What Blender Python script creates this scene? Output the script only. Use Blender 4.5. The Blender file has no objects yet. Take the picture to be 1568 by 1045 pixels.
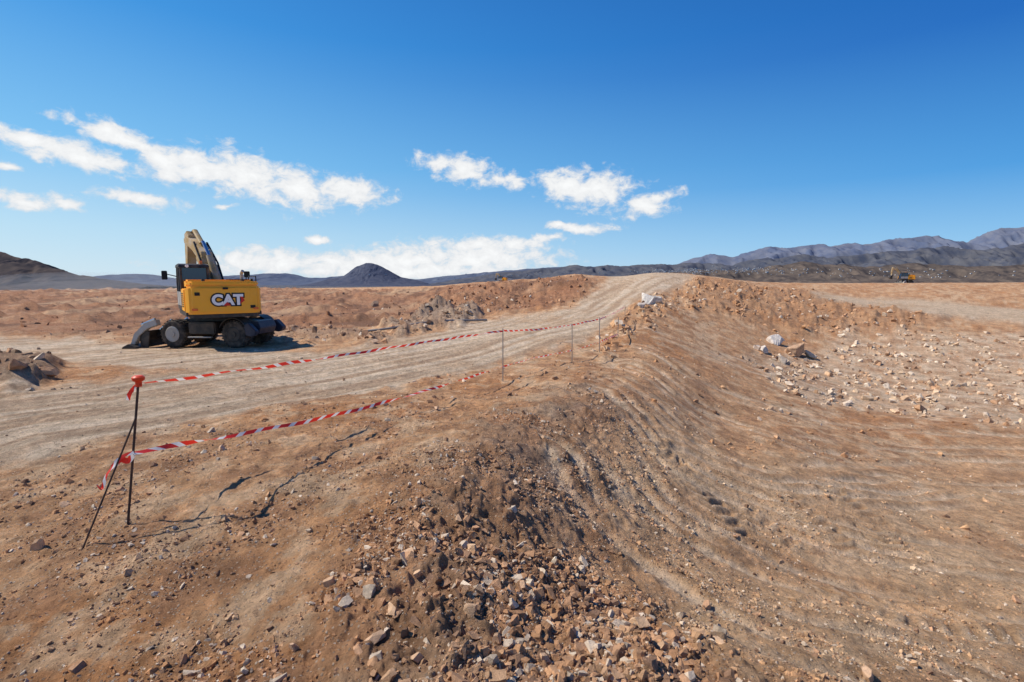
import bpy, bmesh, math, random
import numpy as np
from mathutils import Vector, Matrix
from mathutils.bvhtree import BVHTree
random.seed(4); rng=np.random.default_rng(7)
scene=bpy.context.scene
EYE=np.array([0.,0.,2.0]); FPX=784.0; PITCH=math.atan((522.5-430)/784)
SUN=Vector((-0.76,0.05,0.88)).normalized()

# ---------------------------------------------------------------- survey helpers
def ray(u,v):
    a=(u-784)/FPX; b=(522.5-v)/FPX
    c,s=math.cos(PITCH),math.sin(PITCH)
    return np.array([a, c+b*s, -s+b*c])
def D(u,v,y):
    d=ray(u,v); t=y/d[1]; return EYE+d*t

# ---------------------------------------------------------------- noise
def _h(ix,iy,seed):
    n=(ix.astype(np.int64)*374761393+iy.astype(np.int64)*668265263+seed*1442695041)&0xffffffff
    n=((n^(n>>13))*1274126177)&0xffffffff
    n=(n^(n>>16))&0xffffffff
    return n/4294967295.0
def noise(x,y,seed=0):
    ix=np.floor(x); iy=np.floor(y); fx=x-ix; fy=y-iy
    sx=fx*fx*fx*(fx*(fx*6-15)+10); sy=fy*fy*fy*(fy*(fy*6-15)+10)
    def g(dx,dy):
        a=_h(ix+dx,iy+dy,seed)*2*math.pi
        return np.cos(a)*(fx-dx)+np.sin(a)*(fy-dy)
    a=g(0,0);b=g(1,0);c=g(0,1);d=g(1,1)
    return ((a+(b-a)*sx)*(1-sy)+(c+(d-c)*sx)*sy)*1.5
def fbm(x,y,o=4,seed=0,gain=.5):
    s=0;a=1
    for i in range(o):
        s=s+a*noise(x*2**i+i*17.3,y*2**i-i*9.1,seed+i); a*=gain
    return s
def sst(a,b,x):
    t=np.clip((x-a)/(b-a),0,1); return t*t*(3-2*t)

# ---------------------------------------------------------------- control points of the land
CP=[(784,1045,2.1),(300,1045,2.3),(0,1045,2.5),(1100,1045,2.4),(1400,1045,3.0),(1568,1045,3.5),
(640,900,2.75),(700,760,4.0),(400,900,3.0),(193,805,4.05),(0,850,3.9),(0,720,5.8),(400,720,5.2),(780,655,6.4),
(600,680,6.0),(880,590,9.5),(770,585,11.3),(920,541,15.5),(960,500,20),(1000,465,27),
(0,650,8.2),(300,620,9.3),(500,580,12.5),(600,550,15.5),(850,515,18.5),(700,520,20),(850,480,27),(940,460,32),
(930,430,45),(1000,418,48),(1050,420,48),(1040,450,34),
(250,530,19.5),(400,518,22.5),(0,530,20),(0,470,48),(300,470,48),(500,480,38),(600,465,50),(0,440,180),(400,440,180),
(600,441,120),(730,433,80),(800,428,65),(880,420,55),(895,455,35),(800,455,42),(700,470,35),
(1080,422,50),(1140,431,60),(1240,434,80),(1568,435,120),(1400,435,120),(1100,462,32),(1080,500,24),(1300,455,45),
(1440,490,32),(1560,500,30),(1190,530,24),(1100,560,17),(1000,580,12),(1300,560,22),(1500,560,22),(1300,620,16),
(1500,640,14.5),(1568,700,11.5),(1100,640,11.5),(950,640,8),(1000,750,6),(1200,720,8.5),(1200,850,5.6),(1400,800,7.5),
(900,850,4.0),(1000,950,3.2),(1300,950,4.0),(1568,900,5.4),(1200,650,12)]
pts=[D(*c) for c in CP]
pts+= [np.array(p,float) for p in [(0,-2,.4),(0,0,.42),(0,1.2,.4),(5,-5,-.6),(-5,-5,.1),(3,0,-.35),(-3,0,.2),(13,5,-1.8),(26,10,-1.5),(-10,3,-.25),
 (0,-20,0),(-20,-10,-.3),(25,-15,-1.),(18,80,1.2),(5,85,1.2),(30,90,1.4),(60,40,.6),(-60,20,-.5),(0,220,-1),(150,160,0),(-200,160,-.8),(200,0,0),(-200,0,-1),(0,-200,-1)]]
pts=np.array(pts)
def comp(x,y):
    r=np.hypot(x,y)+1e-6; s=np.arcsinh(r/1.5)/r
    return x*s,y*s
def tps(r2): return 0.5*r2*np.log(r2+1e-12)
cx,cy=comp(pts[:,0],pts[:,1]); n=len(pts)
K=tps((cx[:,None]-cx)**2+(cy[:,None]-cy)**2)+np.eye(n)*0.002
P=np.stack([np.ones(n),cx,cy],1)
A=np.block([[K,P],[P.T,np.zeros((3,3))]])
W=np.linalg.solve(A,np.concatenate([pts[:,2],[0,0,0]]))
def H0(x,y):
    x=np.asarray(x,float); y=np.asarray(y,float); sh=x.shape; x=x.ravel(); y=y.ravel()
    a,b=comp(x,y); z=W[n]+W[n+1]*a+W[n+2]*b
    for i in range(n): z=z+W[i]*tps((a-cx[i])**2+(b-cy[i])**2)
    r=np.hypot(x,y)
    z=np.clip(z,-3,3.2)
    k=sst(140,320,r)
    far=-2-(np.clip(r-200,0,None))*0.02
    far=np.maximum(far,-70)
    return (z*(1-k)+far*k).reshape(sh)
def hit(u,v):
    d=ray(u,v); t=np.geomspace(1.0,600,5000)
    p=EYE[None]+d[None]*t[:,None]; h=H0(p[:,0],p[:,1]); b=np.nonzero(p[:,2]<h)[0]
    i=b[0] if len(b) else 3800
    return p[i,0],p[i,1]
def hits(L): return np.array([hit(u,v) for u,v in L])
def smooth(P,k=8):
    out=[]
    Q=np.vstack([2*P[0]-P[1],P,2*P[-1]-P[-2]])
    for i in range(1,len(Q)-2):
        for j in range(k):
            t=j/k
            out.append(.5*((2*Q[i])+(-Q[i-1]+Q[i+1])*t+(2*Q[i-1]-5*Q[i]+4*Q[i+1]-Q[i+2])*t*t+(-Q[i-1]+3*Q[i]-3*Q[i+1]+Q[i+2])*t**3))
    out.append(Q[-2]); return np.array(out)
def polysd(X,Y,poly):
    """signed distance (inside positive)"""
    d=np.full(X.shape,1e9); ins=np.zeros(X.shape,bool); m=len(poly)
    for i in range(m):
        ax,ay=poly[i]; bx,by=poly[(i+1)%m]
        ex,ey=bx-ax,by-ay; l=ex*ex+ey*ey+1e-12
        t=np.clip(((X-ax)*ex+(Y-ay)*ey)/l,0,1)
        d=np.minimum(d,(X-ax-t*ex)**2+(Y-ay-t*ey)**2)
        c=((ay>Y)!=(by>Y))
        if abs(ey)>1e-12: ins^= c&(X<(bx-ax)*(Y-ay)/(by-ay)+ax)
    d=np.sqrt(d); return np.where(ins,d,-d)
def linesd(X,Y,L):
    best=np.full(X.shape,1e9); sd=np.zeros(X.shape); S=np.zeros(X.shape); s0=0.
    for i in range(len(L)-1):
        ax,ay=L[i]; ex,ey=L[i+1][0]-ax,L[i+1][1]-ay; l=math.hypot(ex,ey)+1e-9
        t=np.clip(((X-ax)*ex+(Y-ay)*ey)/l/l,0,1)
        dx=X-ax-t*ex; dy=Y-ay-t*ey; d=dx*dx+dy*dy
        side=np.sign(ex*dy-ey*dx); m=d<best
        best=np.where(m,d,best); sd=np.where(m,side*np.sqrt(d),sd); S=np.where(m,s0+t*l,S); s0+=l
    return sd,S
REG={
'road':[(-300,640),(0,598),(150,585),(280,563),(420,545),(560,533),(640,512),(735,490),(850,480),(903,458),(925,434),(950,421),(1060,423),(1050,436),(1010,450),(975,462),(950,480),(925,505),(870,525),(770,553),(600,595),(400,628),(200,665),(0,715),(-300,810)],
'road2':[(-300,518),(0,516),(130,520),(230,532),(420,533),(450,545),(280,570),(150,560),(0,548),(-300,545)],
'road3':[(1240,448),(1400,458),(1568,474),(1800,490),(1800,515),(1568,499),(1400,477),(1250,458)],
'red':[(-400,514),(0,510),(200,512),(420,508),(600,500),(720,482),(850,470),(900,452),(915,428),(880,423),(700,438),(400,442),(-400,442)],
'mound':[(640,492),(720,478),(850,468),(898,452),(912,430),(880,424),(800,431),(700,440),(640,462)],
'spoil':[(1070,430),(1150,438),(1240,446),(1330,462),(1440,478),(1440,500),(1300,512),(1180,500),(1060,470)],
'pale':[(1140,545),(1300,515),(1568,510),(1800,560),(1800,680),(1400,640),(1200,600)],
'dark':[(620,1000),(640,850),(670,740),(750,640),(870,588),(960,590),(1000,640),(940,700),(1000,800),(900,840),(760,850),(700,1000)],
'pile':[(380,1100),(480,960),(560,860),(640,780),(740,750),(860,820),(950,920),(1120,990),(1160,1100)],
'leftheap':[(-200,548),(0,545),(90,560),(85,580),(0,600),(-200,620)],
'berm':[(590,505),(640,490),(660,478),(725,478),(735,488),(700,500),(620,512)],
'berm2':[(300,522),(360,510),(440,506),(590,514),(585,524),(440,520),(380,524)],
'slope':[(1000,640),(1568,700),(1700,1045),(1150,1045),(1000,900),(900,700)],
'edge':[(960,470),(1000,455),(1070,425),(1085,440),(1050,470),(1000,500),(960,520),(925,545),(915,530)],
}
REGC={}
for k,L in REG.items():
    h=hits(L); a,b=comp(h[:,0],h[:,1]); REGC[k]=np.stack([a,b],1)
TR=[smooth(hits(L)) for L in [
 [(975,535),(1060,580),(1150,615),(1280,645),(1420,660),(1620,672)],
 [(960,556),(1040,606),(1120,650),(1250,690),(1400,700),(1620,705)],
 [(905,590),(990,680),(1060,735),(1180,790),(1330,840),(1640,880)],
 [(880,640),(950,740),(1020,800),(1130,860),(1300,920),(1640,985)],
 [(1030,520),(1100,550),(1180,580),(1300,622),(1450,640),(1620,640)],
 [(1060,700),(1180,750),(1330,770),(1500,765),(1640,755)],
 [(840,690),(910,800),(1000,880),(1120,950),(1300,1010),(1500,1060)],
 [(1000,505),(1080,535),(1160,562),(1250,600),(1300,625)],
 [(930,575),(1010,640),(1090,690),(1220,735),(1380,740)],
 ]]
ROADC=smooth(hits([(-300,740),(0,655),(200,625),(400,590),(600,557),(760,520),(880,490),(935,462),(975,436),(1000,424)]))
LUG=[smooth(hits(L)) for L in [[(1120,765),(1170,805),(1220,850)],[(1185,752),(1245,800),(1300,850)],[(1260,748),(1320,795),(1375,850)],[(1060,735),(1095,780),(1140,830)],[(1240,900),(1400,930),(1568,950)],[(985,660),(1030,700),(1080,730)]]]

def mixc(c,col,m): return c*(1-m[:,None])+np.array(col)[None]*m[:,None]
def land(X,Y,sp):
    """height, colour, rock density. sp = local mesh spacing"""
    X=np.asarray(X,float); Y=np.asarray(Y,float)
    r=np.hypot(X,Y); a,b=comp(X,Y)
    z=H0(X,Y)
    wn=fbm(a*6,b*6,4,50)*0.035
    M={}
    for k,pg in REGC.items():
        soft=.045 if k in('road','road2','road3') else .06
        if k in ('pile','dark','slope'): soft=.18
        M[k]=sst(-soft,soft,polysd(a,b,pg)+wn*(2.4 if k in('pile','dark','pale','slope') else 1.4))
    nr=(r<330)
    road=np.maximum(M['road'],np.maximum(M['road2'],M['road3']))
    rough=1-.85*road
    lump=np.clip(.8*M['spoil']+.7*M['berm']+.6*M['leftheap']+.5*M['berm2']+.6*M['edge']+.6*M['mound'],0,1)*(1-road)
    redm=M['red']*(1-road)
    def fade(lam): return np.clip(lam/(2.2*sp)-1,0,1)
    z=z+.10*fbm(X/6,Y/6,2,3)*rough*sst(2,8,r)*nr
    z=z+.045*noise(X/1.6,Y/1.6,5)*rough
    hp=fbm(X/1.8,Y/1.8,5,11,.62); z=z+lump*(.28*np.abs(hp)+.12*hp)*1.2
    z=z+redm*(.65*np.clip(fbm(X/3.6,Y/3.6,4,21,.55)-.10,0,1))
    z=z+M['berm']*.35+M['leftheap']*.3+M['berm2']*.18+M['spoil']*.08
    cl=1-.7*road; pile=M['pile']
    for lam,am in ((.7,.026),(.35,.020),(.17,.014),(.085,.0105),(.042,.0072),(.021,.0040)):
        nn=noise(X/lam,Y/lam,int(lam*1000)); f=fade(lam)
        z=z+f*am*nn*(cl*(1+.8*pile+.7*M['dark']+1.5*lump)*(1-.35*M['slope']*(lam>.1)))
        if lam<.4:
            n2=noise(X/lam+7.7,Y/lam+3.1,int(lam*977))
            z=z+f*am*1.3*np.clip(n2-.12,0,1)*cl*(1+1.5*pile+1.4*M['dark'])
    groove=np.zeros_like(z); pal=np.zeros_like(z)
    near=(r<45)
    xs,ys=X[near],Y[near]; g=np.zeros_like(xs); p=np.zeros_like(xs)
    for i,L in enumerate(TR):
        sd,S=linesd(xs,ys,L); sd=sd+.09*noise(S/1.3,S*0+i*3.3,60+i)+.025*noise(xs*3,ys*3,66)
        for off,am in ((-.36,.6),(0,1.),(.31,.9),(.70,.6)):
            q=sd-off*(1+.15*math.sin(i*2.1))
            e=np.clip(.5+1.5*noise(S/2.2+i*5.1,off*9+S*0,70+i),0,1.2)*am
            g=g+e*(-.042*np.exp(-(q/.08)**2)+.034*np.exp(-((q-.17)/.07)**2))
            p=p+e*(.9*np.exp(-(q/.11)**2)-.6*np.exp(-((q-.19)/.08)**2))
    for i,L in enumerate(LUG):
        sd,S=linesd(xs,ys,L); Ltot=np.sum(np.hypot(*np.diff(L,axis=0).T))
        inside=sst(-.30,-.24,-np.abs(sd))*sst(0,.3,S)*sst(-Ltot,-Ltot+.3,-S)
        ph=(S+np.abs(sd)*.5)/.19+.25*noise(xs*2,ys*2,9); w_=np.sin(ph*2*np.pi)
        amp=np.clip(.75+.6*noise(xs*1.6,ys*1.6,8),0,1.2)
        g=g*(1-.7*inside)+inside*(.024*np.tanh(w_*2.)-.012)*amp
        p=p*(1-.7*inside)+inside*w_*.45*amp
    sdr,Sr=linesd(xs,ys,ROADC)
    st=fbm(sdr*2.2+.3*noise(Sr/4,Sr*0,91),Sr*.10,4,92)
    g=g+M['road'][near]*(.040*noise(sdr*3.2,Sr*.15,94)+.018*noise(sdr*9,Sr*.5,95))
    groove[near]=g; pal[near]=p; z=z+groove*np.clip(.08/(sp+1e-3),0,1)
    strk=np.zeros_like(z); strk[near]=st
    N1=fbm(X/3.1,Y/3.1,4,31); N2=fbm(X/.6,Y/.6,5,32,.6); N3=fbm(a*3,b*3,3,33)
    tan=np.array([.56,.315,.160]); col=np.repeat(tan[None],len(X),0)
    col=mixc(col,(.48,.22,.088),sst(-.1,.6,N1)*.75)
    col=mixc(col,(.66,.46,.285),sst(0,.6,N2+.5*N3)*.65)
    col=mixc(col,(.33,.17,.09),sst(.0,.6,-N2)*.62)
    farl=redm; col=mixc(col,(.32,.15,.078),farl*(.78+.22*np.clip(N1,-1,1)))
    col=mixc(col,(.52,.34,.20),farl*(1-M['mound'])*sst(.1,.5,fbm(X/9,Y/22,3,41))*.7)
    col=mixc(col,(.15,.078,.047),farl*sst(.05,.45,fbm(X/2.5,Y/5,5,43,.6))*.7)
    col=mixc(col,(.30,.185,.12),M['dark']*(.6+.5*N2).clip(0,1))
    col=mixc(col,(.44,.245,.135),pile*.55)
    col=mixc(col,(.42,.22,.11),M['spoil']*.65)
    col=mixc(col,(.64,.48,.33),M['pale']*(.55+.5*N2).clip(0,1))
    col=mixc(col,(.67,.44,.25),M['slope']*(.5+.6*N1).clip(0,1))
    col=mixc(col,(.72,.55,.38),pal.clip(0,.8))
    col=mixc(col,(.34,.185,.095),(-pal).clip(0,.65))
    col=mixc(col,(.31,.24,.18),M['berm']*.7)
    col=mixc(col,(.25,.16,.105),M['leftheap']*.75)
    col=mixc(col,(.30,.205,.145),M['berm2']*.6)
    rc=np.repeat(np.array([[.58,.44,.30]]),len(X),0)
    rc=mixc(rc,(.41,.28,.18),sst(-.1,.5,strk)*.9); rc=mixc(rc,(.68,.55,.405),sst(.0,.5,-strk)*.75)
    rc=mixc(rc,(.46,.29,.165),sst(.1,.7,N1+.4*N2)*.5)
    col=col*(1-road[:,None]*.9)+rc*road[:,None]*.9
    fk=sst(200,420,r); col=mixc(col,(.13,.12,.115),fk); fk=sst(1000,4000,r); col=mixc(col,(.08,.088,.105),fk)  # far ground shifts to grey-blue: distance haze painted into the vertex colour
    rock=.46*(1-.85*road)+1.2*pile+.5*M['dark']+.7*M['pale']*(1)+.9*lump+.5*M['berm']+.3*redm+.4*M['edge']
    clus=np.clip(.6+1.7*fbm(X/1.1,Y/1.1,4,61,.6),0.08,2)
    return z,col,rock*clus,M

# ---------------------------------------------------------------- node helper
def mat(name,base,rough=.9,metal=0,spec=.3):
    m=bpy.data.materials.new(name); m.use_nodes=True; nt=m.node_tree; b=nt.nodes['Principled BSDF']
    b.inputs['Base Color'].default_value=(*base,1); b.inputs['Roughness'].default_value=rough
    b.inputs['Metallic'].default_value=metal; b.inputs['Specular IOR Level'].default_value=spec
    return m
def dirty(name,base,rough=.5,metal=0,dirt=(.36,.27,.19),amt=.45,scale=6,spec=.4):
    m=mat(name,base,rough,metal,spec); nt=m.node_tree; b=nt.nodes['Principled BSDF']
    tc=nt.nodes.new('ShaderNodeTexCoord'); no=nt.nodes.new('ShaderNodeTexNoise'); no.inputs['Scale'].default_value=scale; no.inputs['Detail'].default_value=6
    nt.links.new(tc.outputs['Object'],no.inputs['Vector'])
    ra=nt.nodes.new('ShaderNodeMapRange'); ra.inputs[1].default_value=.42; ra.inputs[2].default_value=.72; ra.inputs[3].default_value=0.06; ra.inputs[4].default_value=amt
    nt.links.new(no.outputs[0],ra.inputs[0])
    mx=nt.nodes.new('ShaderNodeMix'); mx.data_type='RGBA'; mx.inputs[6].default_value=(*base,1); mx.inputs[7].default_value=(*dirt,1)
    nt.links.new(ra.outputs[0],mx.inputs[0]); nt.links.new(mx.outputs[2],b.inputs['Base Color'])
    return m
def ground_mat(name,amp=1.0,stone=False):
    m=mat(name,(.4,.3,.2),.95,0,.15); nt=m.node_tree; b=nt.nodes['Principled BSDF']; N=nt.nodes; Lk=nt.links
    at=N.new('ShaderNodeVertexColor'); at.layer_name='Col'
    tc=N.new('ShaderNodeTexCoord')
    def ns(s,d=6,r=.6):
        q=N.new('ShaderNodeTexNoise'); q.inputs['Scale'].default_value=s; q.inputs['Detail'].default_value=d; q.inputs['Roughness'].default_value=r
        Lk.new(tc.outputs['Object'],q.inputs['Vector']); return q
    def mr(src,a,b_,c,d):
        q=N.new('ShaderNodeMapRange'); 
        for i,v in enumerate((a,b_,c,d)): q.inputs[i+1].default_value=v
        Lk.new(src,q.inputs[0]); return q.outputs[0]
    def mul(c,f):
        q=N.new('ShaderNodeVectorMath'); q.operation='SCALE'; Lk.new(c,q.inputs[0]); Lk.new(f,q.inputs['Scale']); return q.outputs[0]
    n1=ns(9,6,.75); c=mul(at.outputs[0],mr(n1.outputs[0],.3,.7,.58,1.40))
    if not stone:
        n2=ns(2.2,4,.65); c=mul(c,mr(n2.outputs[0],.3,.7,.76,1.22))
        vo=N.new('ShaderNodeTexVoronoi'); vo.inputs['Scale'].default_value=48; Lk.new(tc.outputs['Object'],vo.inputs['Vector'])
        sp=N.new('ShaderNodeSeparateColor'); Lk.new(vo.outputs['Color'],sp.inputs[0])
        isst=mr(sp.outputs[0],.64,.68,0,1); body=mr(vo.outputs['Distance'],.32,.42,1,0)
        k=N.new('ShaderNodeMath'); k.operation='MULTIPLY'; Lk.new(isst,k.inputs[0]); Lk.new(body,k.inputs[1])
        cr=N.new('ShaderNodeValToRGB'); cr.color_ramp.elements[0].color=(.20,.12,.075,1); cr.color_ramp.elements[1].color=(.74,.59,.44,1); Lk.new(sp.outputs[1],cr.inputs[0])
        k2=N.new('ShaderNodeMath'); k2.operation='MULTIPLY'; Lk.new(k.outputs[0],k2.inputs[0]); k2.inputs[1].default_value=.8
        mx=N.new('ShaderNodeMix'); mx.data_type='RGBA'; Lk.new(k2.outputs[0],mx.inputs[0]); Lk.new(c,mx.inputs[6]); Lk.new(cr.outputs[0],mx.inputs[7]); c=mx.outputs[2]
    Lk.new(c,b.inputs['Base Color'])
    n3=ns(22,7,.8); bu=N.new('ShaderNodeBump'); bu.inputs['Strength'].default_value=1.0; bu.inputs['Distance'].default_value=.062*amp
    h=n3.outputs[0]
    if not stone:
        n4=ns(1.6,4,.7)
        s1=N.new('ShaderNodeMath'); s1.operation='MULTIPLY_ADD'; Lk.new(n4.outputs[0],s1.inputs[0]); s1.inputs[1].default_value=2.0; Lk.new(h,s1.inputs[2])
        s2=N.new('ShaderNodeMath'); s2.operation='MULTIPLY_ADD'; Lk.new(k.outputs[0],s2.inputs[0]); s2.inputs[1].default_value=.18; Lk.new(s1.outputs[0],s2.inputs[2]); h=s2.outputs[0]
    Lk.new(h,bu.inputs['Height']); Lk.new(bu.outputs[0],b.inputs['Normal'])
    return m
def mesh_np(name,V,F,material,cols=None,smooth_=True):
    me=bpy.data.meshes.new(name); k=F.shape[1]
    me.vertices.add(len(V)); me.vertices.foreach_set('co',V.astype(np.float32).ravel())
    me.loops.add(F.size); me.loops.foreach_set('vertex_index',F.astype(np.int32).ravel())
    me.polygons.add(len(F)); me.polygons.foreach_set('loop_start',np.arange(0,F.size,k,dtype=np.int32)); me.polygons.foreach_set('loop_total',np.full(len(F),k,dtype=np.int32))
    me.update(); me.validate()
    me.polygons.foreach_set('use_smooth',np.full(len(me.polygons),bool(smooth_)))
    if cols is not None:
        ca=me.color_attributes.new('Col','FLOAT_COLOR','POINT')
        ca.data.foreach_set('color',np.concatenate([cols,np.ones((len(cols),1))],1).astype(np.float32).ravel())
    me.materials.append(material)
    ob=bpy.data.objects.new(name,me); scene.collection.objects.link(ob); return ob

# ---------------------------------------------------------------- ground sheet
rs=[.15,.3,.45,.6,.75,.9,1.05]
r=1.2
while r<26000:
    rs.append(r)
    if r<60: r+=max(.0048*r,min(.00062*r*r,.03*r))
    elif r<330: r*=1.022
    else: r*=1.07
rs=np.array(rs)
th=np.concatenate([np.linspace(-54,54,1150),np.linspace(54,306,110)[1:-1]])*math.pi/180
R,T=np.meshgrid(rs,th,indexing='ij')
X=(R*np.sin(T)).ravel(); Y=(R*np.cos(T)).ravel()
dr=np.gradient(rs); sp=np.maximum(np.repeat(dr[:,None],len(th),1)*.55,R*.0017).ravel()
z,col,rock,_=land(X,Y,sp)
nR,nT=len(rs),len(th)
V=np.stack([X,Y,z],1)
i=np.arange(nR-1)[:,None]; j=np.arange(nT)[None]; j2=(j+1)%nT
F=np.stack([(i*nT+j)+0*j,(i*nT+j2),((i+1)*nT+j2),((i+1)*nT+j)],-1).reshape(-1,4)[:,::-1]
c0=len(V); V=np.vstack([V,[0,0,z[:nT].mean()]]); col=np.vstack([col,col[0]])
gm=ground_mat('dirt_ground')
ev=np.arange(0,nT-1,2); cap=np.stack([np.full(len(ev),c0),(ev+2)%nT,ev+1,ev],1)
F=np.vstack([F,cap])
print('terrain',V.shape,F.shape)
ground=mesh_np('ground',V,F,gm,col)

# ---------------------------------------------------------------- stones
def hull(seed,npt=13):
    """angular broken block: a box cut by random planes"""
    rr=np.random.default_rng(seed); bm=bmesh.new(); bmesh.ops.create_cube(bm,size=1.5)
    for _ in range(npt):
        d=Vector(rr.normal(size=3)).normalized(); h=rr.uniform(.38,.72)
        geom=bm.verts[:]+bm.edges[:]+bm.faces[:]
        bmesh.ops.bisect_plane(bm,geom=geom,plane_co=d*h,plane_no=d,clear_outer=True)
        ed=[e for e in bm.edges if e.is_boundary]
        if ed: bmesh.ops.edgeloop_fill(bm,edges=ed)
    sc=Vector((1.2,rr.uniform(.75,1.1),rr.uniform(.65,.95)))
    for v in bm.verts: v.co=Vector((v.co.x*sc.x,v.co.y*sc.y,v.co.z*sc.z))+Vector(rr.normal(size=3)*.025)
    bmesh.ops.triangulate(bm,faces=bm.faces[:]); bmesh.ops.recalc_face_normals(bm,faces=bm.faces[:])
    bm.verts.index_update(); v=np.array([v.co[:] for v in bm.verts]); f=np.array([[w.index for w in q.verts] for q in bm.faces]); bm.free(); return v,f
PROT=[hull(s,6+s%5) for s in range(20)]
sm=ground_mat('stone_surface',.3,True)
def scatter(name,xy,size,cols,sink=.3):
    z,_,_,_=land(xy[:,0],xy[:,1],np.full(len(xy),.02)); VV=[];FF=[];CC=[];o=0
    for k,(pv,pf) in enumerate(PROT):
        idx=np.nonzero(np.arange(len(xy))%len(PROT)==k)[0]; m=len(idx)
        if not m: continue
        q=rng.normal(size=(m,4)); q[:,1:3]*=.5; q/=np.linalg.norm(q,axis=1)[:,None]; w,x,y,zz=q.T
        Rm=np.stack([1-2*(y*y+zz*zz),2*(x*y-zz*w),2*(x*zz+y*w),2*(x*y+zz*w),1-2*(x*x+zz*zz),2*(y*zz-x*w),2*(x*zz-y*w),2*(y*zz+x*w),1-2*(x*x+y*y)],1).reshape(m,3,3)
        sc=size[idx][:,None,None]*rng.uniform(.75,1.3,(m,1,3))
        v=np.einsum('mij,mvj->mvi',Rm,pv[None]*sc)
        v+=np.stack([xy[idx,0],xy[idx,1],z[idx]+size[idx]*(.45-sink)],1)[:,None]
        VV.append(v.reshape(-1,3)); FF.append((pf[None]+(np.arange(m)*len(pv))[:,None,None]+o).reshape(-1,3)); CC.append(np.repeat(cols[idx],len(pv),0)); o+=m*len(pv)
    return mesh_np(name,np.vstack(VV),np.vstack(FF),sm,np.vstack(CC),False)
def sample(nc,r0,r1,dens=1.0,key=None,amin=-56,amax=56):
    rr=np.exp(rng.uniform(math.log(r0),math.log(r1),nc)); tt=rng.uniform(amin,amax,nc)*math.pi/180
    x=rr*np.sin(tt); y=rr*np.cos(tt); _,c,rk,M=land(x,y,np.full(nc,.5))
    d=rk*dens if key is None else sum(M[k]*w for k,w in key.items())*np.clip(rk,.1,1.5)
    keep=rng.random(nc)<np.clip(d,0,1)
    return np.stack([x[keep],y[keep]],1),c[keep]
def stonecol(c,pale_=.18):
    m=len(c); k=rng.random((m,1)); pale=np.array([[.68,.54,.40]]); dk=np.array([[.27,.16,.10]]); rd=np.array([[.52,.30,.17]])
    out=np.where(k<.48,c*1.05,np.where(k<.48+pale_,pale,np.where(k<.87,rd,dk)))
    return np.clip(out*rng.uniform(.82,1.15,(m,1)),0,.75)
xy,c=sample(150000,1.5,9,.85); s=.0028+.0075*rng.random(len(xy))**1.5; 
xy2,c2=sample(66000,1.5,18,.65); s2=.007+.018*rng.random(len(xy2))**2.5
xy=np.vstack([xy,xy2]); c=np.vstack([c,c2]); s=np.concatenate([s,s2]); print('gravel',len(xy))
scatter('gravel',xy,s,stonecol(c))
xy,c=sample(28000,1.8,45,.22); s=.014+.034*rng.random(len(xy))**3; s*=np.clip(np.hypot(xy[:,0],xy[:,1])/6,1,2.5)*.85; print('rocks',len(xy))
xy2,c2=sample(9000,1.8,4.6,key={'pile':.5},amin=-25,amax=30); s2=.009+.036*rng.random(len(xy2))**3
scatter('loose_rocks',np.vstack([xy,xy2]),np.concatenate([s,s2]),stonecol(np.vstack([c,c2])))
xy,c=sample(60000,4,150,key={'spoil':.6,'berm':.8,'leftheap':.4,'edge':.5,'red':.12,'berm2':.7,'mound':.35}); s=.035+.15*rng.random(len(xy))**3.5; print('rubble',len(xy))
scatter('rubble',xy,s,stonecol(c,.12))
xy,c=sample(17000,9,40,key={'pale':.6,'spoil':.2},amin=15,amax=56); s=.025+.13*rng.random(len(xy))**3.5
scatter('pit_rocks',xy,s,stonecol(c,.35))
L=[(602,945,26),(722,840,20),(718,955,24),(975,962,30),(622,858,20),(640,886,14),(575,985,22),(1100,990,20),(700,800,12),(860,890,14),(505,900,14),(450,995,16),(760,985,18),(880,985,14),(1010,1000,20),(340,690,12),(590,628,9),(668,630,9),(832,672,11),(97,772,9),(58,838,18),(1330,1035,18),(745,800,10),(800,905,14),(640,1010,20),(735,930,20),(835,1010,20),(545,920,12)]
h=hits([(a,b) for a,b,_ in L]); s=np.array([q[2]/784*math.hypot(*h[k])*.6 for k,q in enumerate(L)])
scatter('foreground_rocks',h,s,np.clip(rng.uniform(.9,1.2,(len(L),1))*np.array([[.62,.40,.245]]),0,.72),.15)
def boulder(u,v,size,colr,seed):
    x,y=hit(u,v); z=float(land(np.array([x]),np.array([y]),np.array([.1]))[0][0])
    bm=bmesh.new(); pv,pf=hull(seed,9); vs=[bm.verts.new(q*size*np.array([.9,.9,1.1])) for q in pv]; [bm.faces.new([vs[i] for i in f]) for f in pf]
    bmesh.ops.dissolve_limit(bm,angle_limit=.15,verts=bm.verts[:],edges=bm.edges[:])
    bmesh.ops.bevel(bm,geom=bm.edges[:],offset=size*.05,segments=1,affect='EDGES')
    bmesh.ops.triangulate(bm,faces=bm.faces[:])
    bmesh.ops.subdivide_edges(bm,edges=bm.edges[:],cuts=2,use_grid_fill=True)
    for q in bm.verts: q.co*=1+.03*math.sin(q.co.x*23+q.co.y*31/size+q.co.z*17)
    me=bpy.data.meshes.new('boulder'); bm.to_mesh(me); bm.free()
    ca=me.color_attributes.new('Col','FLOAT_COLOR','POINT'); ca.data.foreach_set('color',np.repeat(np.array([[*colr,1.]]),len(me.vertices),0).astype(np.float32).ravel())
    me.materials.append(sm); ob=bpy.data.objects.new('boulder',me); ob.location=(x,y,z+size*.4); ob.rotation_euler=(seed*.7%1-.3,seed*1.3%1-.4,seed*2.1); scene.collection.objects.link(ob)
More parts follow.
